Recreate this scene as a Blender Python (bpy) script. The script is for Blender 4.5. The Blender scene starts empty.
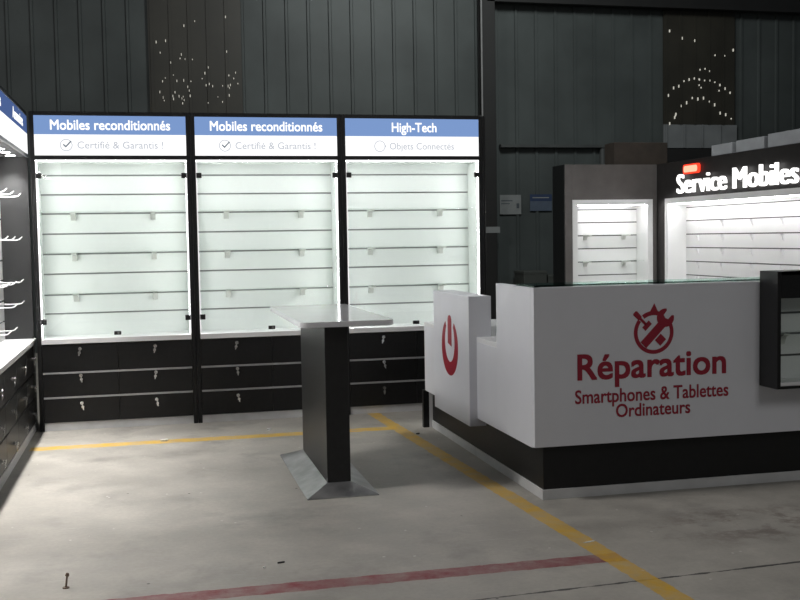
import bpy, bmesh, math, random
from mathutils import Matrix, Vector
random.seed(7)
C = bpy.context.scene.collection
PI = math.pi

# ------------------------------------------------------------------ materials
def lin(r, g, b):
    f = lambda c: (c/12.92 if c <= .04045 else ((c+.055)/1.055)**2.4)
    return (f(r/255), f(g/255), f(b/255), 1)

def mat(name, col, rough=.5, metal=0, noise=0, scale=8, bump=0, bscale=200, spec=.5, coat=0, rvar=0):
    m = bpy.data.materials.new(name); m.use_nodes = True
    nt = m.node_tree; b = nt.nodes['Principled BSDF']
    b.inputs['Base Color'].default_value = col
    b.inputs['Roughness'].default_value = rough
    b.inputs['Metallic'].default_value = metal
    b.inputs['Specular IOR Level'].default_value = spec
    b.inputs['Coat Weight'].default_value = coat
    tc = nt.nodes.new('ShaderNodeTexCoord')
    if noise:
        n = nt.nodes.new('ShaderNodeTexNoise'); n.inputs['Scale'].default_value = scale; n.inputs['Detail'].default_value = 6
        nt.links.new(tc.outputs['Object'], n.inputs['Vector'])
        r = nt.nodes.new('ShaderNodeMapRange'); r.inputs['To Min'].default_value = 1-noise; r.inputs['To Max'].default_value = 1+noise
        r.inputs['From Min'].default_value = .3; r.inputs['From Max'].default_value = .7
        nt.links.new(n.outputs['Fac'], r.inputs['Value'])
        mx = nt.nodes.new('ShaderNodeVectorMath'); mx.operation = 'SCALE'; mx.inputs[0].default_value = col[:3]
        nt.links.new(r.outputs['Result'], mx.inputs['Scale']); nt.links.new(mx.outputs['Vector'], b.inputs['Base Color'])
        if rvar:
            q = nt.nodes.new('ShaderNodeMapRange'); q.inputs['To Min'].default_value = max(0, rough-rvar); q.inputs['To Max'].default_value = rough+rvar
            nt.links.new(n.outputs['Fac'], q.inputs['Value']); nt.links.new(q.outputs['Result'], b.inputs['Roughness'])
    if bump:
        n2 = nt.nodes.new('ShaderNodeTexNoise'); n2.inputs['Scale'].default_value = bscale
        nt.links.new(tc.outputs['Object'], n2.inputs['Vector'])
        bp = nt.nodes.new('ShaderNodeBump'); bp.inputs['Strength'].default_value = bump; bp.inputs['Distance'].default_value = .002
        nt.links.new(n2.outputs['Fac'], bp.inputs['Height']); nt.links.new(bp.outputs['Normal'], b.inputs['Normal'])
    return m

def emit(name, col, s):
    m = bpy.data.materials.new(name); m.use_nodes = True
    nt = m.node_tree; nt.nodes.remove(nt.nodes['Principled BSDF'])
    e = nt.nodes.new('ShaderNodeEmission'); e.inputs['Color'].default_value = col; e.inputs['Strength'].default_value = s
    nt.links.new(e.outputs[0], nt.nodes['Material Output'].inputs['Surface'])
    return m

def glass(name, tint, ior=1.45, gl=(1, 1, 1, 1), rough=.0, cap=1.0):
    m = bpy.data.materials.new(name); m.use_nodes = True
    nt = m.node_tree; nt.nodes.remove(nt.nodes['Principled BSDF'])
    t = nt.nodes.new('ShaderNodeBsdfTransparent'); t.inputs['Color'].default_value = tint
    g = nt.nodes.new('ShaderNodeBsdfGlossy'); g.inputs['Roughness'].default_value = rough; g.inputs['Color'].default_value = gl
    f = nt.nodes.new('ShaderNodeMath'); f.operation = 'MINIMUM'; f.inputs[1].default_value = cap
    fr = nt.nodes.new('ShaderNodeFresnel'); fr.inputs['IOR'].default_value = ior; nt.links.new(fr.outputs[0], f.inputs[0])
    ms = nt.nodes.new('ShaderNodeMixShader')
    nt.links.new(f.outputs[0], ms.inputs[0]); nt.links.new(t.outputs[0], ms.inputs[1]); nt.links.new(g.outputs[0], ms.inputs[2])
    nt.links.new(ms.outputs[0], nt.nodes['Material Output'].inputs['Surface'])
    return m

M = {}
M['black'] = mat('black_laminate', (.0085, .0087, .0093, 1), .42, noise=.15, scale=30, bump=.05, bscale=400, spec=.35)
M['column_black'] = mat('black_column_laminate', (.013, .013, .0135, 1), .4, noise=.15, scale=30, bump=.06, bscale=500, spec=.4)
M['charcoal'] = mat('charcoal_laminate', (.021, .022, .0225, 1), .55, noise=.08, scale=12)
M['tower_front'] = mat('tower_laminate_lightened', (.11, .1, .097, 1), .45, noise=.15, scale=5, spec=.35)  # light falling on the tower front is put into this paler colour
M['tower_black'] = mat('tower_black_laminate', (.022, .02, .0195, 1), .45, noise=.12, scale=9, spec=.35)
M['white'] = mat('white_laminate', (.78, .78, .79, 1), .4, noise=.02, scale=5)
M['counter_white'] = mat('counter_white_paint', (.735, .742, .785, 1), .45, noise=.02, scale=4)
M['slat'] = mat('white_slat_board', (.86, .885, .87, 1), .45, noise=.015, scale=3)
M['slat_white'] = mat('bright_slat_board', (.8, .8, .8, 1), .45, noise=.015, scale=3)
M['groove'] = mat('slat_groove', (.3, .31, .31, 1), .5)
M['groove_dark'] = mat('slat_groove_dark', (.07, .07, .075, 1), .5)
M['alu'] = mat('aluminium_strip', (.42, .42, .43, 1), .4, metal=.3, noise=.1, scale=20)
M['edge_white'] = mat('white_edge_band', (.62, .62, .63, 1), .5)
M['kick'] = mat('kick_board', (.6, .6, .6, 1), .5, noise=.1, scale=7)
M['chrome'] = mat('chrome', (.75, .75, .75, 1), .2, metal=1, noise=.05, scale=40)
M['steel'] = mat('brushed_steel', (.42, .42, .42, 1), .38, metal=.85, noise=.3, scale=9, rvar=.15, bump=.1, bscale=150)
M['hook'] = mat('white_hook', (.85, .85, .86, 1), .35, noise=.02, scale=20)
M['bracket'] = mat('pale_bracket', (.6, .61, .58, 1), .4, noise=.05, scale=20)
M['soffit'] = mat('grey_soffit', (.22, .22, .23, 1), .5, noise=.06, scale=10)
M['red'] = mat('red_vinyl', lin(160, 20, 44), .45, noise=.05, scale=20)
M['darkred'] = mat('dark_red_vinyl', lin(150, 24, 48), .45, noise=.05, scale=20)
M['hinge'] = mat('black_hinge', (.012, .012, .012, 1), .35, noise=.1, scale=50)
M['carton'] = mat('brown_carton', (.035, .026, .02, 1), .8, noise=.2, scale=8)
M['pale_carton'] = mat('pale_carton', (.33, .34, .36, 1), .8, noise=.08, scale=6)
M['grey_carton'] = mat('grey_plastic', (.05, .055, .05, 1), .7, noise=.2, scale=5)
M['paper'] = mat('notice_paper', (.17, .18, .18, 1), .7, noise=.1, scale=12)
M['paper_blue'] = mat('notice_blue', (.06, .08, .115, 1), .6, noise=.1, scale=12)
M['paper_navy'] = mat('notice_navy', (.015, .03, .075, 1), .6, noise=.1, scale=12)
M['ink'] = mat('notice_ink', (.05, .06, .07, 1), .7, noise=.1, scale=12)
M['post'] = mat('painted_steel_post', (.006, .006, .006, 1), .6, noise=.2, scale=4)
M['girt'] = mat('girt_steel', (.05, .055, .055, 1), .55, noise=.2, scale=4)
M['clear_panel'] = mat('pale_roof_light', (.16, .17, .175, 1), .5, noise=.15, scale=3)
M['brown_panel'] = mat('brown_roof_light', (.024, .022, .016, 1), .5, noise=.25, scale=2)
M['chip_white'] = mat('white_chip', (.75, .75, .73, 1), .7, noise=.1, scale=90)
M['chip_dark'] = mat('dark_chip', (.02, .02, .02, 1), .6, noise=.1, scale=90)
M['chip_brown'] = mat('brown_chip', (.14, .09, .06, 1), .6, noise=.1, scale=90)
M['wire'] = mat('grey_conduit', (.2, .2, .2, 1), .5, noise=.1, scale=9)
M['led'] = emit('led_strip', (1, .985, .99, 1), 29)
M['led_front'] = emit('led_front', (1, .985, .99, 1), .95)
M['led_soft'] = emit('recess_led', (1, .99, .98, 1), 56)
M['down'] = emit('downlight_disc', (1, .98, .96, 1), 25)
M['hdr_blue'] = emit('backlit_blue', lin(124, 154, 205), 1.0)
M['hdr_blue_oblique'] = emit('backlit_blue_oblique', lin(76, 98, 148), 1.0)  # same header blue, darkening of the grazing view put into the colour
M['hdr_white'] = emit('backlit_white', (1, 1, 1, 1), 1.15)
M['hdr_text'] = emit('backlit_lettering', (1, 1, 1, 1), 1.25)
M['hdr_grey'] = emit('backlit_grey_lettering', lin(196, 200, 208), 1.0)
M['hdr_mark'] = emit('backlit_mark', lin(110, 120, 130), 1.0)
M['letter'] = emit('lit_letter', (1, .99, .97, 1), 1.8)
M['badge_red'] = emit('lit_red', (1, .05, .02, 1), 1.6)
M['badge_core'] = emit('lit_orange', (1, .42, .27, 1), 1.6)
M['pinhole'] = emit('daylight_pinhole', (1, .97, .85, 1), .55)
M['glass'] = glass('door_glass', (.965, .985, .972, 1), 1.42, cap=.5)
M['shelf_glass'] = glass('shelf_glass', (.975, .992, .982, 1), 1.4, cap=.1)
M['top_glass'] = glass('counter_glass', (.3, .4, .37, 1), 1.5, (.7, .85, .8, 1), .05)

# column speckle bump for hall wall
def wall_mat():
    m = mat('corrugated_sheet', (.057, .066, .065, 1), .5, noise=.22, scale=1.3, spec=.3)
    return m
M['hall'] = wall_mat()

def floor_mat():
    m = bpy.data.materials.new('worn_concrete'); m.use_nodes = True
    nt = m.node_tree; N = nt.nodes; L = nt.links
    b = N['Principled BSDF']; b.inputs['Specular IOR Level'].default_value = .35
    tc = N.new('ShaderNodeTexCoord'); P = tc.outputs['Object']
    def noise(scale, detail=6, rough=.55, vec=None):
        n = N.new('ShaderNodeTexNoise'); n.inputs['Scale'].default_value = scale; n.inputs['Detail'].default_value = detail; n.inputs['Roughness'].default_value = rough
        L.new(vec or P, n.inputs['Vector']); return n.outputs['Fac']
    def ramp(v, a, bb, lo, hi):
        r = N.new('ShaderNodeMapRange'); r.inputs['From Min'].default_value = a; r.inputs['From Max'].default_value = bb
        r.inputs['To Min'].default_value = lo; r.inputs['To Max'].default_value = hi; L.new(v, r.inputs['Value']); return r.outputs['Result']
    def math_(op, a, bb=None, c=None):
        n = N.new('ShaderNodeMath'); n.operation = op
        for i, v in enumerate((a, bb, c)):
            if v is None: continue
            if isinstance(v, (int, float)): n.inputs[i].default_value = v
            else: L.new(v, n.inputs[i])
        return n.outputs[0]
    def mixc(f, a, bb):
        n = N.new('ShaderNodeMix'); n.data_type = 'RGBA'
        for s, v in ((0, f), (6, a), (7, bb)):
            if isinstance(v, (int, float, tuple)): n.inputs[s].default_value = v
            else: L.new(v, n.inputs[s])
        return n.outputs[2]
    big = noise(.9, 5); mid = noise(4, 8, .6); fine = noise(45, 4)
    k = math_('MULTIPLY', ramp(big, .3, .7, .8, 1.16), ramp(mid, .3, .7, .84, 1.14))
    k = math_('MULTIPLY', k, ramp(fine, .3, .7, .95, 1.05))
    sc = N.new('ShaderNodeVectorMath'); sc.operation = 'SCALE'; sc.inputs[0].default_value = (.39, .368, .33)
    L.new(k, sc.inputs['Scale'])
    col = sc.outputs['Vector']
    # darker worn blotches
    bl = ramp(noise(2.2, 7, .65), .54, .7, 0, .5)
    col = mixc(bl, col, (.2, .19, .178, 1))
    # pale scuffs, stretched
    mp = N.new('ShaderNodeMapping'); mp.inputs['Scale'].default_value = (3, 12, 1); mp.inputs['Rotation'].default_value = (0, 0, .9); L.new(P, mp.inputs['Vector'])
    sf = ramp(noise(1.6, 9, .7, mp.outputs[0]), .66, .76, 0, .45)
    col = mixc(sf, col, (.5, .49, .47, 1))
    # flecks
    vo = N.new('ShaderNodeTexVoronoi'); vo.inputs['Scale'].default_value = 9; L.new(P, vo.inputs['Vector'])
    fl = math_('MULTIPLY', math_('LESS_THAN', vo.outputs['Distance'], .06), ramp(noise(3, 2), .5, .52, 0, .8))
    col = mixc(fl, col, (.62, .6, .57, 1))
    vo2 = N.new('ShaderNodeTexVoronoi'); vo2.inputs['Scale'].default_value = 6.3; L.new(P, vo2.inputs['Vector'])
    fd = math_('MULTIPLY', math_('LESS_THAN', vo2.outputs['Distance'], .045), ramp(noise(2.3, 2), .52, .54, 0, .85))
    col = mixc(fd, col, (.05, .048, .045, 1))
    # dry scratches in two directions
    for rot, sc_ in ((.35, 2.3), (-.9, 3.1)):
        m2 = N.new('ShaderNodeMapping'); m2.inputs['Scale'].default_value = (.9, 38, 1); m2.inputs['Rotation'].default_value = (0, 0, rot); L.new(P, m2.inputs['Vector'])
        col = mixc(ramp(noise(sc_, 2, .4, m2.outputs[0]), .735, .76, 0, .5), col, (.55, .54, .52, 1))
    sx = N.new('ShaderNodeSeparateXYZ'); L.new(P, sx.inputs[0]); X, Y = sx.outputs[0], sx.outputs[1]
    # rusty smear in front of the counter
    rx = math_('DIVIDE', math_('SUBTRACT', X, 3.75), .75); ry = math_('DIVIDE', math_('ADD', Y, 3.75), .38)
    rd = math_('ADD', math_('MULTIPLY', rx, rx), math_('MULTIPLY', ry, ry))
    col = mixc(math_('MULTIPLY', ramp(rd, .1, 1.0, .75, 0), ramp(noise(5.5, 8, .7), .47, .6, 0, .8)), col, (.13, .095, .08, 1))
    wob = ramp(noise(14, 4), .3, .7, -.006, .006)
    # saw-cut joint towards the lower right
    jd = math_('ABSOLUTE', math_('ADD', math_('SUBTRACT', Y, math_('MULTIPLY', X, .047)), 4.492))
    col = mixc(math_('MULTIPLY', math_('LESS_THAN', math_('ADD', jd, wob), .007), math_('GREATER_THAN', X, 1.9)), col, (.08, .077, .072, 1))
    wear = ramp(noise(9, 8, .7), .34, .62, 1.0, .5)
    def stripe(dist, half, colr, gate=None):
        nonlocal col
        f = math_('MULTIPLY', math_('LESS_THAN', math_('ADD', dist, wob), half), wear)
        if gate: f = math_('MULTIPLY', f, gate)
        col = mixc(f, col, colr)
    red = math_('ABSOLUTE', math_('ADD', Y, 4.045))
    stripe(red, .058, (.23, .045, .055, 1), math_('LESS_THAN', X, 2.82))
    yb = math_('ABSOLUTE', math_('ADD', Y, .683))
    stripe(yb, .066, (.66, .4, .04, 1), math_('MULTIPLY', math_('LESS_THAN', X, 2.6), math_('GREATER_THAN', X, .0)))
    yr = math_('ABSOLUTE', math_('SUBTRACT', X, math_('SUBTRACT', 2.56, math_('MULTIPLY', Y, .052))))
    stripe(yr, .05, (.62, .37, .035, 1))
    L.new(col, b.inputs['Base Color'])
    L.new(ramp(mid, .3, .7, .42, .7), b.inputs['Roughness'])
    bp = N.new('ShaderNodeBump'); bp.inputs['Strength'].default_value = .25; bp.inputs['Distance'].default_value = .003
    L.new(noise(60, 5), bp.inputs['Height']); L.new(bp.outputs[0], b.inputs['Normal'])
    return m
M['floor'] = floor_mat()

# ------------------------------------------------------------------ builders
def BM(): return bmesh.new()

def box(bm, lo, hi, bev=0, seg=2, mi=0):
    x0, y0, z0 = lo; x1, y1, z1 = hi
    v = [bm.verts.new(p) for p in ((x0,y0,z0),(x1,y0,z0),(x1,y1,z0),(x0,y1,z0),(x0,y0,z1),(x1,y0,z1),(x1,y1,z1),(x0,y1,z1))]
    fs = [bm.faces.new([v[i] for i in q]) for q in ((3,2,1,0),(4,5,6,7),(0,1,5,4),(1,2,6,5),(2,3,7,6),(3,0,4,7))]
    for f in fs: f.material_index = mi
    if bev:
        es = list({e for f in fs for e in f.edges})
        r = bmesh.ops.bevel(bm, geom=es, offset=bev, segments=seg, affect='EDGES', profile=.5)
        for f in r['faces']: f.material_index = mi
    return bm

def prism(bm, pts, fn, d0, d1, mi=0):
    """extrude a 2D outline between depths d0 and d1; fn(a,b,d) -> xyz"""
    A = [bm.verts.new(fn(a, b, d0)) for a, b in pts]; B = [bm.verts.new(fn(a, b, d1)) for a, b in pts]
    n = len(pts); fs = [bm.faces.new(A), bm.faces.new(B[::-1])]
    for i in range(n): fs.append(bm.faces.new((A[i], B[i], B[(i+1) % n], A[(i+1) % n])))
    for f in fs: f.material_index = mi
    bmesh.ops.recalc_face_normals(bm, faces=fs)
    return bm

def ring(bm, c, r0, r1, fn, d0, d1, a0=0, a1=2*PI, n=40, sx=1, sy=1):
    full = abs(a1-a0-2*PI) < 1e-6
    N = n if full else n+1
    V = []
    for i in range(N):
        a = a0+(a1-a0)*i/n
        V.append([bm.verts.new(fn(c[0]+r*math.cos(a)*sx, c[1]+r*math.sin(a)*sy, d)) for r, d in ((r0, d0), (r1, d0), (r1, d1), (r0, d1))])
    fs = []
    for i in range(n if full else n):
        A = V[i]; B = V[(i+1) % N]
        for q in range(4): fs.append(bm.faces.new((A[q], A[(q+1) % 4], B[(q+1) % 4], B[q])))
    if not full:
        fs.append(bm.faces.new(V[0])); fs.append(bm.faces.new(V[-1][::-1]))
    bmesh.ops.recalc_face_normals(bm, faces=fs)
    return bm

def cyl(bm, p0, p1, r, n=16, r2=None):
    p0 = Vector(p0); p1 = Vector(p1); d = p1-p0
    rot = Vector((0, 0, 1)).rotation_difference(d).to_matrix().to_4x4()
    bmesh.ops.create_cone(bm, cap_ends=True, segments=n, radius1=r, radius2=r if r2 is None else r2, depth=d.length, matrix=Matrix.Translation((p0+p1)/2) @ rot)
    return bm

def tube(bm, pts, r, n=8):
    pts = [Vector(p) for p in pts]; rings = []
    for i, p in enumerate(pts):
        t = (pts[min(i+1, len(pts)-1)]-pts[max(i-1, 0)]).normalized()
        u = t.orthogonal().normalized() if i == 0 else (u-t*u.dot(t)).normalized()
        w = t.cross(u)
        rings.append([bm.verts.new(p+u*(r*math.cos(2*PI*k/n))+w*(r*math.sin(2*PI*k/n))) for k in range(n)])
    for a, b in zip(rings, rings[1:]):
        for k in range(n): bm.faces.new((a[k], a[(k+1) % n], b[(k+1) % n], b[k]))
    bm.faces.new(rings[0][::-1]); bm.faces.new(rings[-1])
    return bm

def rootof(o):
    while o.parent: o = o.parent
    return o

def obj(name, bm, mats, parent=None, smooth=False, world=True):
    if world and parent:
        bmesh.ops.translate(bm, vec=-Vector(rootof(parent).location), verts=bm.verts)
    me = bpy.data.meshes.new(name); bm.to_mesh(me); bm.free()
    for m in (mats if isinstance(mats, (list, tuple)) else [mats]): me.materials.append(M[m])
    if smooth:
        for p in me.polygons: p.use_smooth = True
        try: me.set_sharp_from_angle(angle=math.radians(35))
        except Exception: pass
    o = bpy.data.objects.new(name, me); C.objects.link(o)
    if parent: o.parent = parent
    return o

def tag(o, label, cat, group=None):
    o['label'] = label; o['category'] = cat
    if group: o['group'] = group
    return o

def thing(name, label, cat, loc=(0, 0, 0), group=None):
    o = bpy.data.objects.new(name, None); C.objects.link(o); o.location = loc; o.empty_display_size = .1
    return tag(o, label, cat, group)

def one(name, bm, mats, loc, label, cat, group=None, smooth=False):
    """a thing that is one mesh, origin at loc (mesh given in world space)"""
    bmesh.ops.translate(bm, vec=-Vector(loc), verts=bm.verts)
    o = obj(name, bm, mats, None, smooth); o.location = loc
    return tag(o, label, cat, group)

def struct(name, bm, mats, parent=None):
    o = obj(name, bm, mats, parent)
    if not parent: o['kind'] = 'structure'
    return o

def dup(root, loc, label, group=None):
    def cp(o, par):
        c = o.copy(); C.objects.link(c)
        if par: c.parent = par
        for ch in list(o.children): cp(ch, c)
        return c
    kids = list(root.children)
    r = root.copy(); C.objects.link(r)
    for ch in kids: cp(ch, r)
    r.location = loc; r['label'] = label
    if group: r['group'] = group
    return r

def text_mesh(s, off=0.0, depth=0.0):
    cu = bpy.data.curves.new('t', 'FONT'); cu.body = s; cu.size = 1; cu.extrude = depth; cu.resolution_u = 4
    o = bpy.data.objects.new('t', cu); C.objects.link(o)
    bpy.context.view_layer.update()
    me = bpy.data.meshes.new_from_object(o.evaluated_get(bpy.context.evaluated_depsgraph_get()))
    bpy.data.objects.remove(o); bpy.data.curves.remove(cu)
    bm = bmesh.new()
    # heavier weight: the same outlines laid over each other a little apart
    for k, (dx, dy) in enumerate(((off, off), (-off, off), (off, -off), (-off, -off)) if off else ((0, 0),)):
        n = len(bm.verts); bm.from_mesh(me); bm.verts.ensure_lookup_table()
        for v in bm.verts[n:]: v.co.x += dx; v.co.y += dy; v.co.z += k*.12
    bpy.data.meshes.remove(me)
    return bm

def bbox(bm):
    xs = [v.co.x for v in bm.verts]; ys = [v.co.y for v in bm.verts]
    return min(xs), max(xs), min(ys), max(ys)

_b = text_mesh('H'); CAP = bbox(_b)[3]; _b.free()

def text(s, fn, width, cap, x0=0, y0=0, off=.0, thick=.002):
    """lettering: x0 left end, y0 baseline, fn(a,b,d)->xyz, raised by thick"""
    bm = text_mesh(s, off, .5)
    a, b, _, _ = bbox(bm); sx = width/(b-a); sy = cap/CAP
    for v in bm.verts:
        v.co = Vector(fn(x0+(v.co.x-a)*sx, y0+v.co.y*sy, (v.co.z+.5)*thick))
    bmesh.ops.recalc_face_normals(bm, faces=bm.faces)
    return bm

def words(s, fn, width, cap, x0, y0, off, m, parent, thick=.002, world=True, name='lettering'):
    """one object per word, laid out as the whole phrase"""
    w = text_mesh(s, off); A, B_, _, _ = bbox(w); w.free(); k = width/(B_-A)
    pos = 0
    for word in s.split(' '):
        pos = s.index(word, pos)+len(word)
        p = text_mesh(s[:pos], off); right = bbox(p)[1]; p.free()
        q = text_mesh(word, off); a, b, _, _ = bbox(q); q.free()
        obj(name, text(word, fn, (b-a)*k, cap, x0+(right-(b-a)-A)*k, y0, off, thick), m, parent, world=world)

def slats(bm, fn, a0, a1, zs, z0, z1, d0, d1, gap=.0125):
    """slatted board: backing (material 1) and planks (material 0) between the grooves at heights zs; fn(a,d,z)->xyz"""
    def bx(aa, bb, da, db, za, zb, mi):
        p, q = fn(aa, da, za), fn(bb, db, zb)
        lo = [min(i, j) for i, j in zip(p, q)]; hi = [max(i, j) for i, j in zip(p, q)]
        box(bm, lo, hi, 0, 1, mi)
    bx(a0, a1, d1, d1+(d1-d0)*.5, z0, z1, 1)
    e = [z0]+sorted(zs)+[z1]
    for i in range(len(e)-1):
        lo = e[i]+(gap/2 if i else 0); hi = e[i+1]-(gap/2 if i < len(e)-2 else 0)
        if hi > lo: bx(a0, a1, d0, d1, lo, hi, 0)
    return bm

# ------------------------------------------------------------------ camera
yaw, pitch, roll = map(math.radians, (-13.29253885, -3.4155501, -0.95156673))
f0 = Vector((-math.sin(yaw)*math.cos(pitch), math.cos(yaw)*math.cos(pitch), math.sin(pitch)))
r0 = Vector((math.cos(yaw), math.sin(yaw), 0)); u0 = r0.cross(f0)
rr = r0*math.cos(roll)+u0*math.sin(roll); uu = -r0*math.sin(roll)+u0*math.cos(roll)
cam = bpy.data.cameras.new('camera'); co = bpy.data.objects.new('camera', cam); C.objects.link(co)
co.matrix_world = Matrix(((rr.x, uu.x, -f0.x, .8469), (rr.y, uu.y, -f0.y, -8.2465), (rr.z, uu.z, -f0.z, 1.4162), (0, 0, 0, 1)))
cam.sensor_width = 36; cam.lens = 36*1051.55/800; cam.clip_end = 100
bpy.context.scene.camera = co

# ------------------------------------------------------------------ setting
b = BM(); box(b, (-7, -11, -.1), (15, 6.3, 0)); struct('floor', b, 'floor')

b = BM()
WY = 6.0
# corrugated sheet: trapezoid ribs every 0.295 m
pts = []; x = -7.0
while x < 15:
    pts += [(x, WY), (x+.245, WY), (x+.255, WY-.022), (x+.285, WY-.022), (x+.295, WY)]; x += .295
lo = [b.verts.new((px, py, -.05)) for px, py in pts]; hi = [b.verts.new((px, py, 7)) for px, py in pts]
for i in range(len(pts)-1):
    if pts[i+1][0]-pts[i][0] > 1e-6: b.faces.new((lo[i], lo[i+1], hi[i+1], hi[i]))
bk0 = [b.verts.new((p, WY+.1, z)) for p, z in ((-7, -.05), (pts[-1][0], -.05), (pts[-1][0], 7), (-7, 7))]
b.faces.new(bk0[::-1])
struct('wall_back', b, 'hall')

def speck_panel(n, x0, x1, z0, z1, spots):
    b = BM(); box(b, (x0, WY-.05, z0), (x1, WY-.024, z1))
    nr = 5
    for k in range(nr):
        xx = x0+(x1-x0)*(k+.1)/nr
        box(b, (xx, WY-.062, z0), (xx+.035, WY-.05, z1))
    o = struct('window_%d' % n, b, 'brown_panel')
    b = BM()
    for sx, sz, w, h in spots: box(b, (sx-w*.62, WY-.07, sz-h*.75), (sx+w*.62, WY-.049, sz+h*.75))
    p = obj('pinhole_light', b, 'pinhole', o); p['kind'] = 'stuff'
    return o
rnd = random.Random(3)
sp = []
for x, z in ((1.0, 4.0), (1.12, 4.02), (1.36, 4.22), (1.9, 4.35)): sp.append((x, z, .008, .02))
for k in range(46):
    x = rnd.uniform(1.0, 2.05); z = 3.2+abs(rnd.gauss(0, .33))
    sp.append((x, min(z, 4.3), rnd.uniform(.004, .008), rnd.uniform(.008, .024)))
speck_panel(1, .9, 2.1, 3.05, 6.9, sp)
sp = []
for k in range(13):   # two shallow arches of pinholes
    t = k/12; sp.append((8.28+t*1.0, 3.45+.22*math.sin(PI*t)+rnd.uniform(-.03, .03), .007, rnd.uniform(.012, .026)))
for k in range(12):
    t = k/11; sp.append((8.3+t*1.0, 3.06+.34*math.sin(PI*min(1, t*1.05))+rnd.uniform(-.05, .05), .007, rnd.uniform(.012, .032)))
for k in range(9): sp.append((rnd.uniform(8.75, 9.2), rnd.uniform(3.5, 4.1), .006, .014))
for x, z in ((8.3, 4.35), (8.5, 4.25), (8.7, 4.22), (9.33, 4.1), (8.38, 3.1), (8.4, 3.15)): sp.append((x, z, .008, .025))
speck_panel(2, 8.21, 9.36, 3.0, 4.66, sp)
b = BM(); box(b, (8.21, WY-.05, 2.66), (9.4, WY-.024, 3.0))
for k in range(4): box(b, (8.21+.29*k+.02, WY-.07, 2.66), (8.21+.29*k+.05, WY-.05, 3.0))
struct('window_3', b, 'clear_panel')
# steel frame of the hall: girt rails, column and eaves beam
b = BM(); box(b, (5.68, WY-.12, 2.655), (7.5, WY-.022, 2.695)); struct('trim_1', b, 'girt')
b = BM(); box(b, (5.45, WY-.2, 4.66), (15, WY-.022, 4.95)); box(b, (5.45, WY-.26, 4.64), (15, WY-.2, 4.68)); struct('trim_2', b, 'post')
b = BM()
box(b, (5.38, WY-.26, 0), (5.56, WY-.24, 7)); box(b, (5.38, WY-.06, 0), (5.56, WY-.04, 7)); box(b, (5.465, WY-.24, 0), (5.48, WY-.06, 7))
struct('trim_3', b, 'post')
b = BM(); box(b, (7.6, WY-.14, 2.45), (9.2, WY-.022, 2.64)); struct('trim_4', b, 'post')
b = BM(); cyl(b, (7.33, WY-.08, 1.8), (7.33, WY-.08, 2.66), .03); cyl(b, (7.24, WY-.06, 1.8), (7.24, WY-.06, 2.66), .045); struct('trim_5', b, 'girt')
b = BM(); cyl(b, (5.352, WY-.3, 0), (5.352, WY-.3, 7), .013); struct('trim_6', b, 'wire')

# ------------------------------------------------------------------ back display cabinets (front plane y = 0)
W = 1.17; SW = .034
SL = [1.935, 1.787, 1.64, 1.484, 1.328, 1.174, 1.012, .866]
D = .30

def lock_parts(drawer, fn, big=False, rng=random):
    """barrel lock with a key and a spare hanging from it; fn(a,d,z): along, out of the front, up"""
    b = BM(); p0, p1 = fn(0, 0, 0), fn(0, .014, 0)
    cyl(b, p0, p1, .0125, 16); obj('lock', b, 'chrome', drawer, True, False)
    b = BM()
    tilt = rng.uniform(-.25, .25)
    cyl(b, fn(0, .014, 0), fn(0, .03, 0), .0045, 8)
    ring(b, (0, 0), .006, .013, lambda a, c, d: fn(a, .026+d, c), 0, .004, n=14)
    def rot(a, c): return a*math.cos(tilt)-c*math.sin(tilt), a*math.sin(tilt)+c*math.cos(tilt)
    pts = [rot(a, c) for a, c in ((-.004, -.012), (.004, -.012), (.0055, -.05), (.001, -.058), (-.0055, -.05))]
    prism(b, pts, lambda a, c, d: fn(a, .02+d, c), 0, .003)
    c2 = rot(0, -.03); ring(b, c2, .004, .011, lambda a, c, d: fn(a, .024+d, c), 0, .003, n=12)
    obj('key', b, 'chrome', drawer, True, False)

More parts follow.
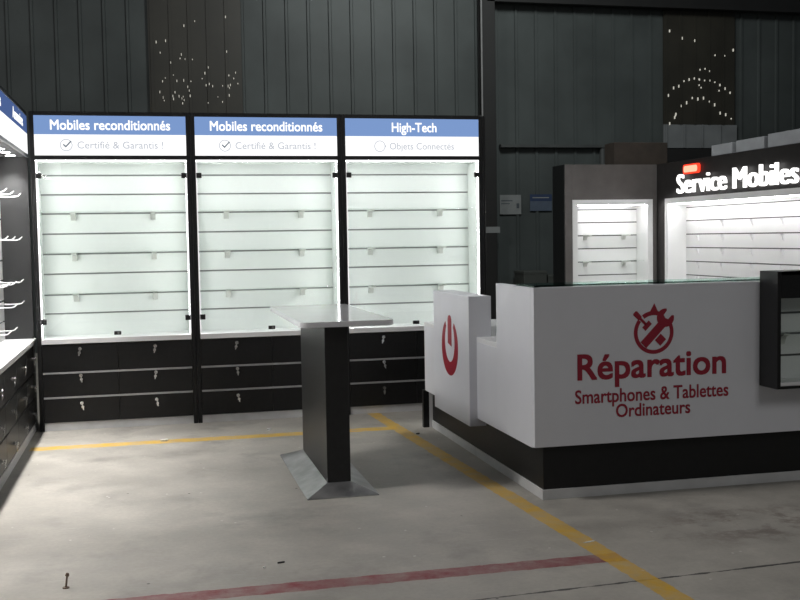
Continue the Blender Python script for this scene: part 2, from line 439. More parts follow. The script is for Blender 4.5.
def back_cabinet(label, title, subtitle, icon):
    t = thing('display_cabinet', label, 'display cabinet', (W/2, 0, 0), 'black and white display cabinets along the back')
    h = W/2; i = h-SW
    B = lambda: BM()
    # carcass: stiles with side panels, top rails, back
    b = B()
    for s in (-1, 1):
        a0, a1 = (s*h, s*i) if s < 0 else (s*i, s*h)
        a0 += .0008; a1 -= .0008
        box(b, (a0, 0, 0), (a1, D+.1, 2.392), .002, 1)
    box(b, (-i, .0, 2.362), (i, D+.1, 2.392)); box(b, (-i, .0, 2.036), (i, .03, 2.066))
    box(b, (-i, .12, 2.05), (i, D+.1, 2.066))
    box(b, (-i, D+.06, .05), (i, D+.1, 2.36))
    box(b, (-i, .022, .06), (i, .04, .66))
    obj('carcass', b, 'black', t, world=False)
    # white lining of the showcase
    b = B()
    box(b, (-i, .03, .69), (-i+.004, D+.04, 2.03)); box(b, (i-.004, .03, .69), (i, D+.04, 2.03)); box(b, (-i+.004, .03, 2.026), (i-.004, D+.04, 2.034))
    obj('lining', b, 'slat', t, world=False)
    b = B(); slats(b, lambda a, d, z: (a, d, z), -i+.004, i-.004, SL, .69, 2.026, D, D+.014)
    obj('slatwall', b, ['slat', 'groove'], t, world=False)
    b = B(); box(b, (-i, -.012, .657), (i, D+.04, .695), .003); obj('countertop', b, 'white', t, world=False)
    b = B(); box(b, (-i, .012, 0), (i, .03, .06)); obj('kick_board', b, 'kick', t, world=False)
    # header light box
    b = B(); box(b, (-i, .004, 2.222), (i, .1, 2.362), mi=0); box(b, (-i, .004, 2.066), (i, .1, 2.222), mi=1)
    hd = obj('header_sign', b, ['hdr_blue', 'hdr_white'], t, world=False)
    F = lambda a, c, d: (a, .004-d, c)
    w = .872 if len(title) > 12 else .37
    words(title, F, w, .071, -w/2+(0 if len(title) > 12 else .012), 2.258, .016, 'hdr_text', hd, world=False)
    long_ = len(subtitle) > 17; w2 = .625 if long_ else .535; dx = 0 if long_ else .052
    words(subtitle, F, w2, .052, -.245+dx, 2.118, .006, 'hdr_grey', hd, world=False)
    b = B(); ring(b, (-.325+dx, 2.143), .039, .0455, F, 0, .002, n=36)
    obj('icon_ring', b, 'hdr_grey', hd, world=False)
    b = B()
    if icon == 'tick':
        prism(b, [(-.35, 2.146), (-.343, 2.153), (-.328, 2.138), (-.293, 2.176), (-.286, 2.17), (-.328, 2.124)], F, 0, .0025)
    else:
        prism(b, [(-.231, 2.153), (-.218, 2.143), (-.231, 2.133)], F, 0, .0025); pass
    obj('icon_mark', b, 'hdr_mark' if icon == 'tick' else 'hdr_grey', hd, world=False)
    # LED strips round the opening
    def strip(lo, hi, ax, sg):
        # aluminium profile: diffuser to the inside (bright) and to the front
        b = BM(); box(b, lo, hi)
        b.normal_update()
        for f in b.faces:
            n = f.normal
            f.material_index = 0 if n[ax]*sg > .5 else (1 if n.y < -.5 else 2)
        obj('led_strip', b, ['led', 'led_front', 'alu'], t, world=False)
    strip((-i, .008, 2.027), (i, .033, 2.036), 2, -1)
    for s in (-1, 1):
        a = s*i; strip((min(a, a-s*.008), .008, .70), (max(a, a-s*.008), .033, 2.020), 0, -s)
    # two glass doors
    for s in (-1, 1):
        b = B(); a0, a1 = (-i+.016, -.0004) if s < 0 else (.0004, i-.016)
        box(b, (a0, .001, .70), (a1, .006, 2.02)); g = obj('glass_door', b, 'glass', t, world=False)
        for z in (1.915, .826):
            b = B(); a = s*(i-.002); box(b, (min(a, a-s*.04), -.008, z-.02), (max(a, a-s*.04), .012, z+.02), .003)
            obj('hinge', b, 'hinge', g, world=False)
        if s > 0:
            b = B(); box(b, (-.024, -.008, .712), (.028, .014, .74), .003); obj('lock_case', b, 'hinge', g, world=False)
            b = B(); cyl(b, (.008, -.008, .727), (.008, -.018, .727), .009); obj('lock', b, 'chrome', g, True, False)
    # six drawers with locks
    rg = random.Random(len(label))
    for z0, z1 in ((.445, .65), (.258, .43), (.064, .243)):
        for s in (-1, 1):
            b = B(); a0, a1 = (-i+.001, -.0012) if s < 0 else (.0012, i-.001)
            box(b, (a0, 0, z0), (a1, .02, z1), .0015, 1); d = obj('drawer', b, 'black', t, world=False)
            zc = {.445: .619, .258: .417, .064: .207}[z0]
            lock_parts(d, lambda a, dd, z, s=s, zc=zc: (s*.2755+a, -dd, zc+z), rng=rg)
    for z in (.4375, .2505):
        b = B(); box(b, (-i+.001, -.002, z-.0065), (i-.001, .02, z+.0065)); obj('drawer_rail', b, 'alu', t, world=False)
    return t

cabs = []
c = back_cabinet('black cabinet with blue Mobiles reconditionnés sign, in the corner beside the left shelving', 'Mobiles reconditionnés', 'Certifié & Garantis !', 'tick'); c.location.x = W*.5; cabs.append(c)
c = dup(cabs[0], (W*1.5, 0, 0), 'black cabinet with blue Mobiles reconditionnés sign, in the middle of the back row'); cabs.append(c)
c = back_cabinet('black cabinet with blue High-Tech sign, at the right end of the back row', 'High-Tech', 'Objets Connectés', 'dot'); c.location.x = W*2.5; cabs.append(c)
# right end panel of the row belongs to the last cabinet
b = BM(); box(b, (W/2, 0, 0), (W/2+.02, D+.1, 2.392), .002, 1); obj('end_panel', b, 'black', cabs[2], world=False)

# glass shelves standing on brackets
def glass_shelf(label, w, dep, loc, bx, group, edge='shelf_glass'):
    t = thing('glass_shelf', label, 'glass shelf', loc, group)
    b = BM(); box(b, (-w/2, -dep, 0), (w/2, -.002, .008), .001, 1); obj('glass_pane', b, 'shelf_glass', t, world=False)
    for x in bx:
        b = BM()
        prism(b, [(-.002, .0), (-dep*.75, 0), (-dep*.75, -.008), (-.05, -.018), (-.03, -.06), (-.002, -.06)], lambda a, c, d, x=x: (x+d, a, c), -.019, .019)
        obj('bracket', b, 'bracket', t, world=False)
    return t
where = ['inside the corner back cabinet', 'inside the middle back cabinet', 'inside the High-Tech cabinet']
lev = ['upper', 'middle', 'lowest']
for ci in range(3):
    for k, z in enumerate((1.647, 1.335, 1.019)):
        lb = '%s glass shelf of the three %s' % (lev[k], where[ci])
        loc = (W*(ci+.5), D, z)
        if ci == 0 and k == 0: sh0 = glass_shelf(lb, W-2*SW-.04, .2, loc, (-.31, .29), 'glass shelves in the back cabinets')
        else: dup(sh0, loc, lb)

# ------------------------------------------------------------------ left shelving row (front plane x = -.03)
LX = -.036; LB = -.245
LSL = [1.91, 1.755, 1.60, 1.445, 1.29, 1.14, .985, .83]
def left_unit(y0, y1, label, ended):
    yc = (y0+y1)/2
    t = thing('shelving_unit', label, 'shelving unit', (LB, yc, 0), 'hook shelving units along the left side')
    ye = y1-.12 if ended else y1
    b = BM()
    box(b, (LB-.05, y0, 0), (LB-.02, y1, 2.41)); box(b, (LB-.02, y0, 2.375), (LX, y1, 2.41), .002, 1)
    box(b, (LB-.02, y0+.002, .06), (LX-.02, ye-.002, .655))
    obj('carcass', b, 'black', t)
    b = BM(); slats(b, lambda a, d, z: (d, a, z), y0, y1-(.03 if ended else 0), LSL, .69, 2.07, LB, LB-.012)
    obj('slatwall', b, ['slat_white', 'groove_dark'], t)
    if ended:
        b = BM(); box(b, (LB-.02, y1-.03, .69), (LX-.002, y1, 2.075)); obj('end_panel', b, 'charcoal', t)
        b = BM(); box(b, (LB-.02, ye, .0), (LX, y1-.0, .655)); obj('edge_panel', b, 'edge_white', t)
    b = BM(); box(b, (LB-.02, y0, .655), (LX+.012, y1, .69), .003); obj('countertop', b, 'white', t)
    b = BM(); box(b, (LX-.02, y0, 0), (LX+.002, ye, .06)); obj('baseboard', b, 'edge_white', t)
    b = BM(); box(b, (LX-.1, y0+.004, 2.245), (LX, y1-.004, 2.375), mi=0); box(b, (LX-.1, y0+.004, 2.088), (LX, y1-.004, 2.245), mi=1)
    hd = obj('header_sign', b, ['hdr_blue_oblique', 'hdr_white'], t)
    F = lambda a, c, d: (LX+d, a, c)
    obj('lettering', text('Accessoires', F, .58, .075, yc-.27, 2.275, off=.016), 'hdr_text', hd)
    b = BM(); box(b, (LB, y0, 2.07), (LX-.001, y1, 2.088)); so = obj('soffit', b, 'soffit', t)
    b = BM(); box(b, (LX-.012, y0, 2.066), (LX+.003, y1, 2.088)); obj('sign_trim', b, 'edge_white', t)
    b = BM(); box(b, (LX-.002, y0+.006, 2.375), (LX+.005, y1-.006, 2.381)); obj('sign_trim', b, 'alu', t)
    for k in (-1.5, -.5, .5, 1.5):
        b = BM(); cyl(b, (-.145, yc+k*.29, 2.0685), (-.145, yc+k*.29, 2.0705), .035, 20); obj('downlight', b, 'down', so)
        l = bpy.data.lights.new('downlight_lamp', 'SPOT'); l.energy = 46; l.spot_size = math.radians(98); l.spot_blend = .7; l.shadow_soft_size = .03; l.color = (1, .975, .95)
        lo_ = bpy.data.objects.new('downlight_lamp', l); C.objects.link(lo_); lo_.location = (-.145, yc+k*.29, 2.062)
    rg = random.Random(5)
    for z0, z1 in ((.445, .65), (.258, .437), (.064, .25)):
        for s in (-1, 1):
            a0, a1 = (y0+.002, yc-.002) if s < 0 else (yc+.002, ye-.002)
            b = BM(); box(b, (LX-.02, a0, z0), (LX, a1, z1), .0015, 1); d = obj('drawer', b, 'black', t)
            zc = {.445: .562, .258: .356, .064: .152}[z0]
            o = Vector(t.location)
            lock_parts(d, lambda a, dd, z, s=s, zc=zc: (LX+dd-o.x, s*.29+a, zc+z-o.z), rng=rg)
    return t
left_unit(-.955, .215, 'white slatted hook shelving with black drawers, at the corner with the back cabinets', True)
left_unit(-3.295, -2.127, 'white slatted hook shelving nearest the camera, left of the frame', False)
left_unit(-2.125, -.957, 'white slatted hook shelving cut by the left edge of the photo', False)

def peg_hook(label, loc):
    t = thing('peg_hook', label, 'hook', loc, 'white peg hooks on the left shelving')
    b = BM(); tube(b, [(.004, 0, 0), (.08, 0, -.006), (.16, 0, -.006), (.178, 0, -.001), (.197, 0, .018)], .0042, 8); obj('prong', b, 'hook', t, True, False)
    b = BM(); box(b, (0, -.02, -.024), (.01, .02, .008), .002); obj('back_plate', b, 'hook', t, world=False)
    return t
hk0 = None
rows = {1.755: [-.24, -.64, -1.0], 1.445: [-.26, -.64, -1.02], 1.14: [-.26, -.68, -1.04], .985: [-.26, -.68], .83: [-.72, -1.05]}
rn = {1.755: 'highest row', 1.445: 'second row down', 1.14: 'middle row', .985: 'second row from the bottom', .83: 'lowest row'}
for z, ys in rows.items():
    for k, y in enumerate(ys):
        w = (['nearest the corner', 'next out from the corner', 'farthest from the corner'] if len(ys) == 3 else ['nearer the corner', 'farther from the corner'])[k]
        lb = 'white peg hook in %s of left shelving, %s' % (rn[z], w)
        loc = (LB+.0015, y, z+.002)
        if hk0 is None: hk0 = peg_hook(lb, loc)
        else: dup(hk0, loc, lb)

# ------------------------------------------------------------------ stand table
t = thing('stand_table', 'white topped narrow high table on a black column with steel foot', 'table', (1.834, -2.03, 0))
def rounded(x0, y0, x1, y1, r, n=6):
    P = []
    for cx, cy, a in ((x1-r, y1-r, 0), (x0+r, y1-r, PI/2), (x0+r, y0+r, PI), (x1-r, y0+r, 1.5*PI)):
        for k in range(n+1): P.append((cx+r*math.cos(a+k*PI/2/n), cy+r*math.sin(a+k*PI/2/n)))
    return P
b = BM(); prism(b, rounded(1.612, -2.69, 2.13, -1.2, .05), lambda a, c, d: (a, c, d), .94, .97)
bmesh.ops.bevel(b, geom=[e for e in b.edges if abs(e.verts[0].co.z-e.verts[1].co.z) < 1e-6], offset=.003, segments=2, affect='EDGES')
M['tabletop'] = mat('glossy_white_top', (.78, .78, .8, 1), .08, noise=.02, scale=5, spec=.8)
obj('tabletop', b, 'tabletop', t)
b = BM(); box(b, (1.768, -2.52, .05), (1.9, -1.56, .94), .002, 1); obj('column', b, 'column_black', t)
b = BM()
lo = [(1.635, -2.65, .0), (2.033, -2.65, .0), (2.033, -1.42, .0), (1.635, -1.42, .0)]
md = [(x, y, .006) for x, y, z in lo]
hi = [(1.764, -2.524, .058), (1.904, -2.524, .058), (1.904, -1.556, .058), (1.764, -1.556, .058)]
R3 = [[b.verts.new(p) for p in q] for q in (lo, md, hi)]
b.faces.new(R3[0][::-1]); b.faces.new(R3[2])
for A, B_ in zip(R3, R3[1:]):
    for k in range(4): b.faces.new((A[k], A[(k+1) % 4], B_[(k+1) % 4], B_[k]))
obj('foot_plate', b, 'steel', t)

# ------------------------------------------------------------------ repair counter
t = thing('service_counter', 'white repair counter with red lettering and a black recessed plinth', 'counter', (2.784, -3.077, 0))
CX, CY, CR = 2.784, -3.077, 5.4
b = BM(); box(b, (CX, CY, .297), (CR, CY+.04, 1.141), .0015, 1); obj('front_panel', b, 'counter_white', t)
b = BM(); box(b, (CX, CY+.041, .29), (CX+.04, -2.462, 1.141), .0015, 1); obj('corner_panel', b, 'counter_white', t)
b = BM(); box(b, (CX+.03, CY+.04, 1.143), (CR, CY+.27, 1.153), .001, 1); box(b, (CX+.002, CY+.002, 1.143), (CX+.03, CY+.27, 1.153)); obj('glass_top', b, 'top_glass', t)
b = BM(); box(b, (2.8, -2.46, .28), (2.84, -.742, .762), .0015, 1); obj('side_panel', b, 'counter_white', t)
b = BM(); box(b, (2.8, -2.46, .762), (3.36, -.742, .79), .002, 1); box(b, (CX+.04, CY+.3, .762), (CR, -2.46, .79), .002, 1); obj('worktop', b, 'white', t)
b = BM(); box(b, (2.75, -2.03, .232), (2.896, -1.2, 1.043), .0015, 1); pb = obj('raised_side_box', b, 'counter_white', t)
F = lambda a, c, d: (2.75-d, -a, c)     # seen from the left, the letters run towards the camera
# power mark
b = BM(); pc = (1.6, .69)
N = 56; A0 = math.radians(122); A1 = math.radians(418); V = []
for k in range(N+1):
    a = A0+(A1-A0)*k/N
    u = abs(k/N-.5)*2
    ro = .19; ri = .1+.055*u**3
    V.append([b.verts.new(F(pc[0]+r*math.cos(a), pc[1]+r*math.sin(a), d)) for r, d in ((ri, 0), (ro, 0), (ro, .002), (ri, .002))])
for k in range(N):
    for q in range(4): b.faces.new((V[k][q], V[k][(q+1) % 4], V[k+1][(q+1) % 4], V[k+1][q]))
b.faces.new(V[0]); b.faces.new(V[-1][::-1]); bmesh.ops.recalc_face_normals(b, faces=b.faces)
obj('power_symbol', b, 'red', pb)
b = BM(); prism(b, [(1.6+px, pz) for px, pz in ((-.042, .712), (.042, .695), (.042, .872), (.028, .892), (0, .9), (-.028, .892), (-.042, .872))], F, 0, .002)
obj('power_symbol_bar', b, 'red', pb)
# plinth
b = BM(); box(b, (2.856, -3.01, .054), (CR, -2.99, .3)); box(b, (2.856, -2.99, .054), (2.876, -.745, .3)); box(b, (2.876, -2.99, .27), (CR, -2.5, .3)); obj('plinth', b, 'black', t)
b = BM(); box(b, (2.848, -3.019, 0), (CR, -3.0, .054), .001, 1); box(b, (2.848, -3.0, 0), (2.868, -.745, .054), .001, 1); obj('skirting', b, 'kick', t)
b = BM(); box(b, (2.787, -.74, 0), (2.83, -.7, .28)); box(b, (2.83, -.735, 0), (3.36, -.7, .762)); obj('support_leg', b, 'black', t)
b = BM(); box(b, (2.83, -.74, 0), (2.862, -.735, .28)); obj('edge_strip', b, 'edge_white', t)
# lettering on the front
F = lambda a, c, d: (a, CY-d, c)
obj('lettering', text('Réparation', F, .872, .132, 3.026, .646, off=.018), 'darkred', t)
words('Smartphones & Tablettes', F, .9, .07, 3.012, .519, .012, 'darkred', t)
obj('lettering', text('Ordinateurs', F, .436, .068, 3.246, .436, off=.012), 'darkred', t)
# round tool emblem
ec = (3.467, .883); R1, R0 = .116, .095
b = BM()
ring(b, ec, R0, R1, F, 0, .002, math.radians(142), math.radians(385), n=44)
ring(b, ec, R0-.002, R1, F, 0, .002, math.radians(68), math.radians(126), n=14)
prism(b, [(ec[0]-.024, ec[1]+.108), (ec[0]+.026, ec[1]+.108), (ec[0]+.003, ec[1]+.156)], F, 0, .0027)
obj('emblem_ring', b, 'darkred', t)
def rotp(pts, ang, c):
    ca, sa = math.cos(ang), math.sin(ang); return [(c[0]+x*ca-y*sa, c[1]+x*sa+y*ca) for x, y in pts]
b = BM()
W0 = math.radians(45)   # spanner from lower left to upper right
prism(b, rotp([(-.092, -.023), (.07, -.023), (.07, .023), (-.092, .023)], W0, (ec[0]+.004, ec[1]-.002)), F, 0, .003)
jaw = []
for k in range(25):
    a = math.radians(35+k*(290/24)); jaw.append((.103+.05*math.cos(a), .05*math.sin(a)))
jaw += [(.103+.034, -.02), (.103+.004, -.018), (.103-.002, 0), (.103+.004, .018), (.103+.034, .02)]
prism(b, rotp(jaw, W0+.06, (ec[0]+.0, ec[1]-.0)), F, 0, .0032)
obj('emblem_spanner', b, 'darkred', t)
b = BM(); S0 = math.radians(-45)
c0 = (ec[0]-.002, ec[1]+.0)
prism(b, rotp([(-.156, -.009), (-.15, -.015), (-.112, -.013), (-.106, -.007), (-.062, -.007), (-.062, .007), (-.106, .007), (-.112, .013), (-.15, .015), (-.156, .009)], S0, c0), F, 0, .003)
prism(b, rotp([(-.066, -.026), (-.04, -.026), (-.04, .026), (-.066, .026)], S0, c0), F, 0, .003)
prism(b, rotp([(.036, -.024), (.08, -.024), (.08, .024), (.036, .024)], S0, c0), F, 0, .003)
obj('emblem_screwdriver', b, 'darkred', t)

# black wall showcase mounted on the counter front
t = thing('wall_showcase', 'black framed slatted showcase fixed to the front of the white counter', 'showcase', (4.702, CY-.002, .565))
x0, x1, yf = 4.102, 5.302, -3.25; yb = CY-.002
b = BM()
box(b, (x0, yf, .565), (x0+.022, yb, 1.2), .0015, 1); box(b, (x1-.022, yf, .565), (x1, yb, 1.2), .0015, 1)
box(b, (x0+.022, yf, 1.055), (x1-.022, yf+.02, 1.2)); box(b, (x0+.022, yf, 1.18), (x1-.022, yb, 1.2)); box(b, (x0+.022, yf, .565), (x1-.022, yb, .58)); box(b, (x0+.022, yb-.01, .58), (x1-.022, yb, 1.18))
obj('frame', b, 'black', t)
b = BM(); slats(b, lambda a, d, z: (a, d, z), x0+.022, x1-.022, [.73, .85, .965], .6, 1.18, yb-.024, yb-.016); obj('slatwall', b, ['white', 'groove_dark'], t)
b = BM(); box(b, (x0+.022, yf+.004, .58), (x1-.022, yb-.024, .6), .002, 1); obj('floor_board', b, 'white', t)
b = BM(); box(b, (x0+.024, yf+.01, .602), (x1-.024, yf+.015, 1.053)); obj('glass_pane', b, 'glass', t)
glass_shelf('glass shelf inside the black showcase on the counter front', 1.13, .11, (4.702, yb-.025, .857), (-.5, .5), 'glass shelf of the counter showcase')

# ------------------------------------------------------------------ service tower (front y = 3.5)
TX0, TX1, TY = 5.643, 6.846, 3.5
SZ = [1.713, 1.556, 1.396, 1.237, 1.074, .912, .75, .6]
t = thing('shelving_tower', 'tall dark shelving tower with a white lit recess behind the counter', 'shelving tower', ((TX0+TX1)/2, TY, 0))
b = BM()
fx0, fx1, fz = 5.75, 6.79, 1.825; ix0, ix1, iz = 5.814, 6.724, 1.763
box(b, (TX0+.012, TY, 0), (fx0, TY+.36, 2.244), .002, 1); box(b, (fx1, TY, 0), (TX1, TY+.36, 2.244), .002, 1)
box(b, (fx0, TY, fz), (fx1, TY+.36, 2.244)); box(b, (fx0, TY+.33, 0), (fx1, TY+.36, fz)); box(b, (fx0, TY, 0), (fx1, TY+.33, .42))
obj('carcass', b, 'tower_front', t)
b = BM(); box(b, (TX0, TY+.001, 0), (TX0+.0115, TY+.36, 2.243)); obj('side_panel', b, 'black', t)  # black sheet over the side, kept darker than the lightened front
b = BM()
box(b, (fx0, TY-.004, .42), (ix0, TY+.3, fz)); box(b, (ix1, TY-.004, .42), (fx1, TY+.3, fz)); box(b, (ix0, TY-.004, iz), (ix1, TY+.3, fz)); box(b, (ix0, TY-.004, .42), (ix1, TY+.3, .5))
obj('white_frame', b, 'slat_white', t)
b = BM(); slats(b, lambda a, d, z: (a, d, z), ix0, ix1, SZ, .5, iz, TY+.3, TY+.312); obj('slatwall', b, ['slat_white', 'groove_dark'], t)
b = BM(); box(b, (ix0+.02, TY+.012, iz-.008), (ix1-.02, TY+.03, iz-.001)); obj('led_strip', b, 'led_soft', t)
for z, w in ((1.402, 'upper'), (1.08, 'lower')):
    glass_shelf('%s glass shelf on two brackets in the lit tower behind the counter' % w, .885, .24, ((ix0+ix1)/2, TY+.3, z), (-.24, .27), 'glass shelves of the service tower')

# ------------------------------------------------------------------ service row (front x = 6.85, facing left)
RX = 6.848; RY0, RY1 = -.6, 3.498
fy, fz = 3.296, 1.824; iy, iz = 3.222, 1.756; RD = 7.087
t = thing('shelving_row', 'long white slatted shelving wall under the lit Service Mobiles lettering', 'shelving wall', (RD, 1.45, 0))
b = BM()
box(b, (RX, fy, 0), (RX+.4, RY1, 2.244)); box(b, (RX, RY0, fz), (RX+.4, fy, 2.244), .002, 1); box(b, (RD+.03, RY0, 0), (RX+.4, fy, fz)); box(b, (RX, RY0, 0), (RD+.03, fy, .42))
obj('carcass', b, 'tower_black', t)
b = BM()
box(b, (RX-.004, iy, .42), (RD, fy, fz)); box(b, (RX-.004, RY0, iz), (RD, iy, fz)); box(b, (RX-.004, RY0, .42), (RD, iy, .5)); box(b, (RX-.004, RY0, .5), (RD, RY0+.06, iz))
obj('white_frame', b, 'slat_white', t)
b = BM(); slats(b, lambda a, d, z: (d, a, z), RY0+.06, iy, SZ, .5, iz, RD, RD+.012); obj('slatwall', b, ['slat_white', 'groove_dark'], t)
b = BM(); box(b, (RX+.012, RY0+.1, iz-.008), (RX+.03, iy-.03, iz-.001)); obj('led_strip', b, 'led_soft', t)
# channel letters
phrase = 'Service Mobiles'
_f = text_mesh(phrase, 0, .5); FA, FB, _, _ = bbox(_f); _f.free()
yl, yr = 2.92, .585; sx = (yl-yr)/(FB-FA); cap = .215; zb = 1.868
for k, ch in enumerate(phrase):
    if ch == ' ': continue
    p = text_mesh(phrase[:k+1], 0, .5); xr_ = bbox(p)[1]; p.free()
    q = text_mesh(ch, 0, .5); qa, qb, _, _ = bbox(q)
    for v in q.verts:
        a = xr_-(qb-v.co.x)-FA
        v.co = Vector((RX-.022-(v.co.z+.5)*.03, yl-a*sx, zb+v.co.y*cap/CAP))
    bmesh.ops.recalc_face_normals(q, faces=q.faces)
    lo_y = sum(v.co.y for v in q.verts)/len(q.verts)
    obj('sign_letter', q, 'letter', t)
b = BM()
for k in range(16):
    y = yl-.08-k*.155; cyl(b, (RX, y, zb+.07), (RX-.024, y, zb+.07), .006, 8)
obj('letter_standoff', b, 'alu', t)
b = BM()
prism(b, rounded(-2.81, 2.083, -2.46, 2.19, .035), lambda a, c, d: (RX-d, -a, c), .002, .028); bd = tag(obj('lit_badge', b, 'badge_red'), 'small glowing red badge above the first letters of the Service Mobiles sign', 'lit badge')
b = BM(); prism(b, rounded(-2.785, 2.1, -2.485, 2.173, .03), lambda a, c, d: (RX-d, -a, c), .028, .033); obj('badge_face', b, 'badge_core', bd)

# brackets on the service row
def shelf_bracket(label, loc):
    t = thing('shelf_bracket', label, 'bracket', loc, 'small white brackets on the service shelving')
    b = BM(); prism(b, [(0, .006), (-.034, .006), (-.034, -.002), (-.02, -.014), (-.012, -.055), (0, -.055)], lambda a, c, d: (a, d, c), -.009, .009); obj('arm', b, 'hook', t, world=False)
    b = BM(); box(b, (-.006, -.016, -.065), (-.0005, .016, .002), .001, 1); obj('back_plate', b, 'hook', t, world=False)
    return t
br0 = None
cn = ['farthest from the camera', 'second from the far end', 'third from the far end', 'nearest the camera']
rn2 = ['top', 'second', 'third', 'fourth', 'lowest visible']
for r, z in enumerate(SZ[1:6]):
    for k, y in enumerate((2.93, 2.4, 1.8, 1.24)):
        lb = 'white bracket in %s row of service shelving, %s' % (rn2[r], cn[k])
        if br0 is None: br0 = shelf_bracket(lb, (RD-.0015, y, z-.015))
        else: dup(br0, (RD-.0015, y, z-.015), lb)

# cartons on top of the service fixtures
def carton(name, lo, hi, m, label, cat, group=None):
    loc = ((lo[0]+hi[0])/2, (lo[1]+hi[1])/2, lo[2])
    t = thing(name, label, cat, loc, group)
    b = BM(); box(b, lo, hi, .004, 1); obj('box_body', b, m, t)
    b = BM(); cxm = (lo[0]+hi[0])/2
    box(b, (lo[0], (lo[1]+hi[1])/2-.025, hi[2]), (hi[0], (lo[1]+hi[1])/2+.025, hi[2]+.001)); obj('tape', b, 'bracket' if m == 'pale_carton' else m, t)
    return t
ZT = 2.2445
carton('carton', (6.86, 1.83, ZT), (7.2, 2.25, ZT+.115), 'pale_carton', 'pale flat carton on the service shelving, leftmost of the three in a row', 'carton', 'pale cartons on top of the service shelving')
carton('carton', (6.86, 1.235, ZT), (7.2, 1.75, ZT+.122), 'pale_carton', 'pale flat carton on the service shelving, middle one of the three', 'carton', 'pale cartons on top of the service shelving')
carton('carton', (6.86, .5, ZT), (7.2, 1.165, ZT+.135), 'pale_carton', 'pale flat carton on the service shelving, at the right edge of the photo', 'carton', 'pale cartons on top of the service shelving')
carton('carton', (6.32, 3.56, ZT), (7.02, 3.84, ZT+.27), 'carton', 'dark brown carton lying across the top of the service tower', 'carton')

# ------------------------------------------------------------------ notices and things by the hall wall
def plate(name, x0, x1, z0, z1, m, label, cat, y=WY-.024):
    b = BM(); box(b, (x0, y-.008, z0), (x1, y, z1)); return one(name, b, m, ((x0+x1)/2, y, z0), label, cat)
t = plate('wall_notice', 5.68, 6.0, 1.715, 1.99, 'paper', 'pale paper notice on the dark hall wall beside the steel column', 'notice')
b = BM(); box(b, (5.7, WY-.0335, 1.9), (5.87, WY-.032, 1.915)); box(b, (5.7, WY-.0335, 1.86), (5.83, WY-.032, 1.872)); box(b, (5.93, WY-.0335, 1.8), (5.97, WY-.032, 1.87)); obj('notice_print', b, 'ink', t)
t = plate('wall_sign', 6.135, 6.465, 1.76, 1.995, 'paper_blue', 'small blue notice on the dark hall wall left of the service tower', 'notice')
b = BM(); box(b, (6.135, WY-.0345, 1.9), (6.465, WY-.032, 1.995)); obj('sign_heading', b, 'paper_navy', t)
b = BM(); box(b, (6.17, WY-.036, 1.94), (6.42, WY-.0345, 1.955)); obj('sign_heading_print', b, 'paper', t)
plate('post_tag', 5.385, 5.6, 1.455, 1.54, 'paper', 'small pale tag fixed across the dark steel column', 'tag', WY-.2601)
# dim goods standing on the floor by the wall
for x0, x1, z1, lb in ((5.86, 6.2, .92, 'dim grey plastic crate standing by the hall wall behind the counter'), (6.22, 6.42, .86, 'narrow dark panel leaning upright by the hall wall beside the tower')):
    t = thing('storage_crate' if z1 > .9 else 'leaning_panel', lb, 'crate' if z1 > .9 else 'panel', ((x0+x1)/2, WY-.3, 0))
    b = BM(); box(b, (x0, WY-.5, 0), (x1, WY-.1, z1), .01, 2)
    for k in range(4): box(b, (x0-.006, WY-.506, z1-.04-.2*k), (x1+.006, WY-.094, z1-.01-.2*k))
    obj('body', b, 'grey_carton', t)

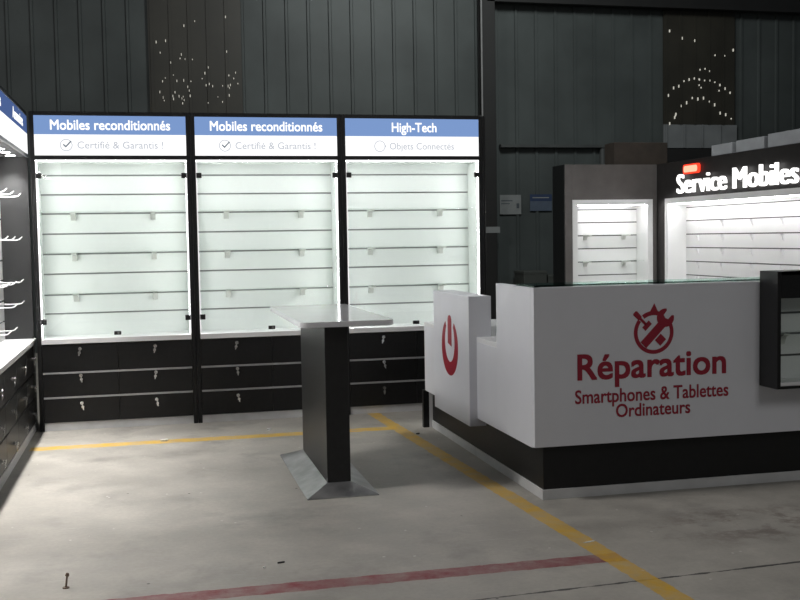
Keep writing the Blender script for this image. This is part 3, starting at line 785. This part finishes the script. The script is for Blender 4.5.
# ------------------------------------------------------------------ litter on the concrete
def chip(name, x, y, L, Wd, h, ang, m, label, cat):
    b = BM(); P = []
    n = 7; rg = random.Random(int(x*977+y*131))
    for k in range(n):
        a = 2*PI*k/n; r = rg.uniform(.75, 1.1); px, py = L*r*math.cos(a), Wd*r*math.sin(a)
        P.append((px*math.cos(ang)-py*math.sin(ang), px*math.sin(ang)+py*math.cos(ang)))
    prism(b, P, lambda a, c, d: (a, c, d), 0, h)
    o = obj(name, b, m); o.location = (x, y, .0); return tag(o, label, cat)
chip('debris_chip', .9, -.661, .03, .016, .012, .3, 'chip_white', 'white chip lying on the yellow line before the corner cabinet', 'debris')
chip('debris_chip', 1.666, -.468, .022, .013, .012, 1.1, 'chip_white', 'white chip lying beside the yellow line left of the table column', 'debris')
chip('debris_chip', 2.777, -3.8, .035, .006, .003, .3, 'chip_white', 'thin white shaving lying on the yellow line before the counter', 'debris')
chip('debris_chip', 1.363, -3.712, .022, .005, .006, .2, 'chip_dark', 'short black sliver on bare concrete just above the red line', 'debris')
chip('debris_chip', 1.283, -3.761, .007, .006, .006, .2, 'chip_white', 'small white crumb on bare concrete left of the black sliver', 'debris')
chip('debris_chip', 2.682, -.973, .018, .013, .007, .8, 'chip_dark', 'small dark crumb near the counter leg beside the yellow line', 'debris')
b = BM(); cyl(b, (0, 0, 0), (0, 0, .004), .014, 10); cyl(b, (0, 0, .004), (.006, 0, .05), .004, 8); cyl(b, (.006, 0, .05), (.008, 0, .062), .009, 10, .006)
o = obj('fallen_screw', b, 'chip_brown', None, True); o.location = (.468, -3.795, 0); tag(o, 'small brown screw standing on the concrete at the lower left', 'screw')

# ------------------------------------------------------------------ light
w = bpy.data.worlds.new('hall_dusk'); bpy.context.scene.world = w; w.use_nodes = True
w.node_tree.nodes['Background'].inputs[0].default_value = (.88, .95, 1, 1); w.node_tree.nodes['Background'].inputs[1].default_value = .06
def fill_lamp(loc, power, size, col=(1, .97, .92)):
    l = bpy.data.lights.new('fill_lamp', 'AREA'); l.energy = power; l.size = size; l.color = col; l.shape = 'DISK'
    o = bpy.data.objects.new('fill_lamp', l); C.objects.link(o); o.location = loc
    return o
front = fill_lamp((4.5, -9.5, 4.8), 55, 2.0, (1, .98, .96)); front.rotation_euler = (math.radians(55), 0, 0)  # added fill to brighten the counter front, no fixture seen here
side = fill_lamp((-3.5, -3.0, 7.0), 280, 1.5, (1, .98, .96))  # added fill from the left for the counter side and floor
side.rotation_euler = (Vector((2, -3, 0))-Vector(side.location)).to_track_quat('-Z', 'Y').to_euler()
wall_fill = fill_lamp((4.6, .8, 6.2), 175, 1.2, (.95, 1, .98)); wall_fill.rotation_euler = (math.radians(68), 0, 0)  # unseen fill added above the cabinets to lift the dark back wall

vs = bpy.context.scene.view_settings
vs.view_transform = 'Standard'; vs.look = 'None'; vs.exposure = 0; vs.gamma = 1; vs.use_curve_mapping = False
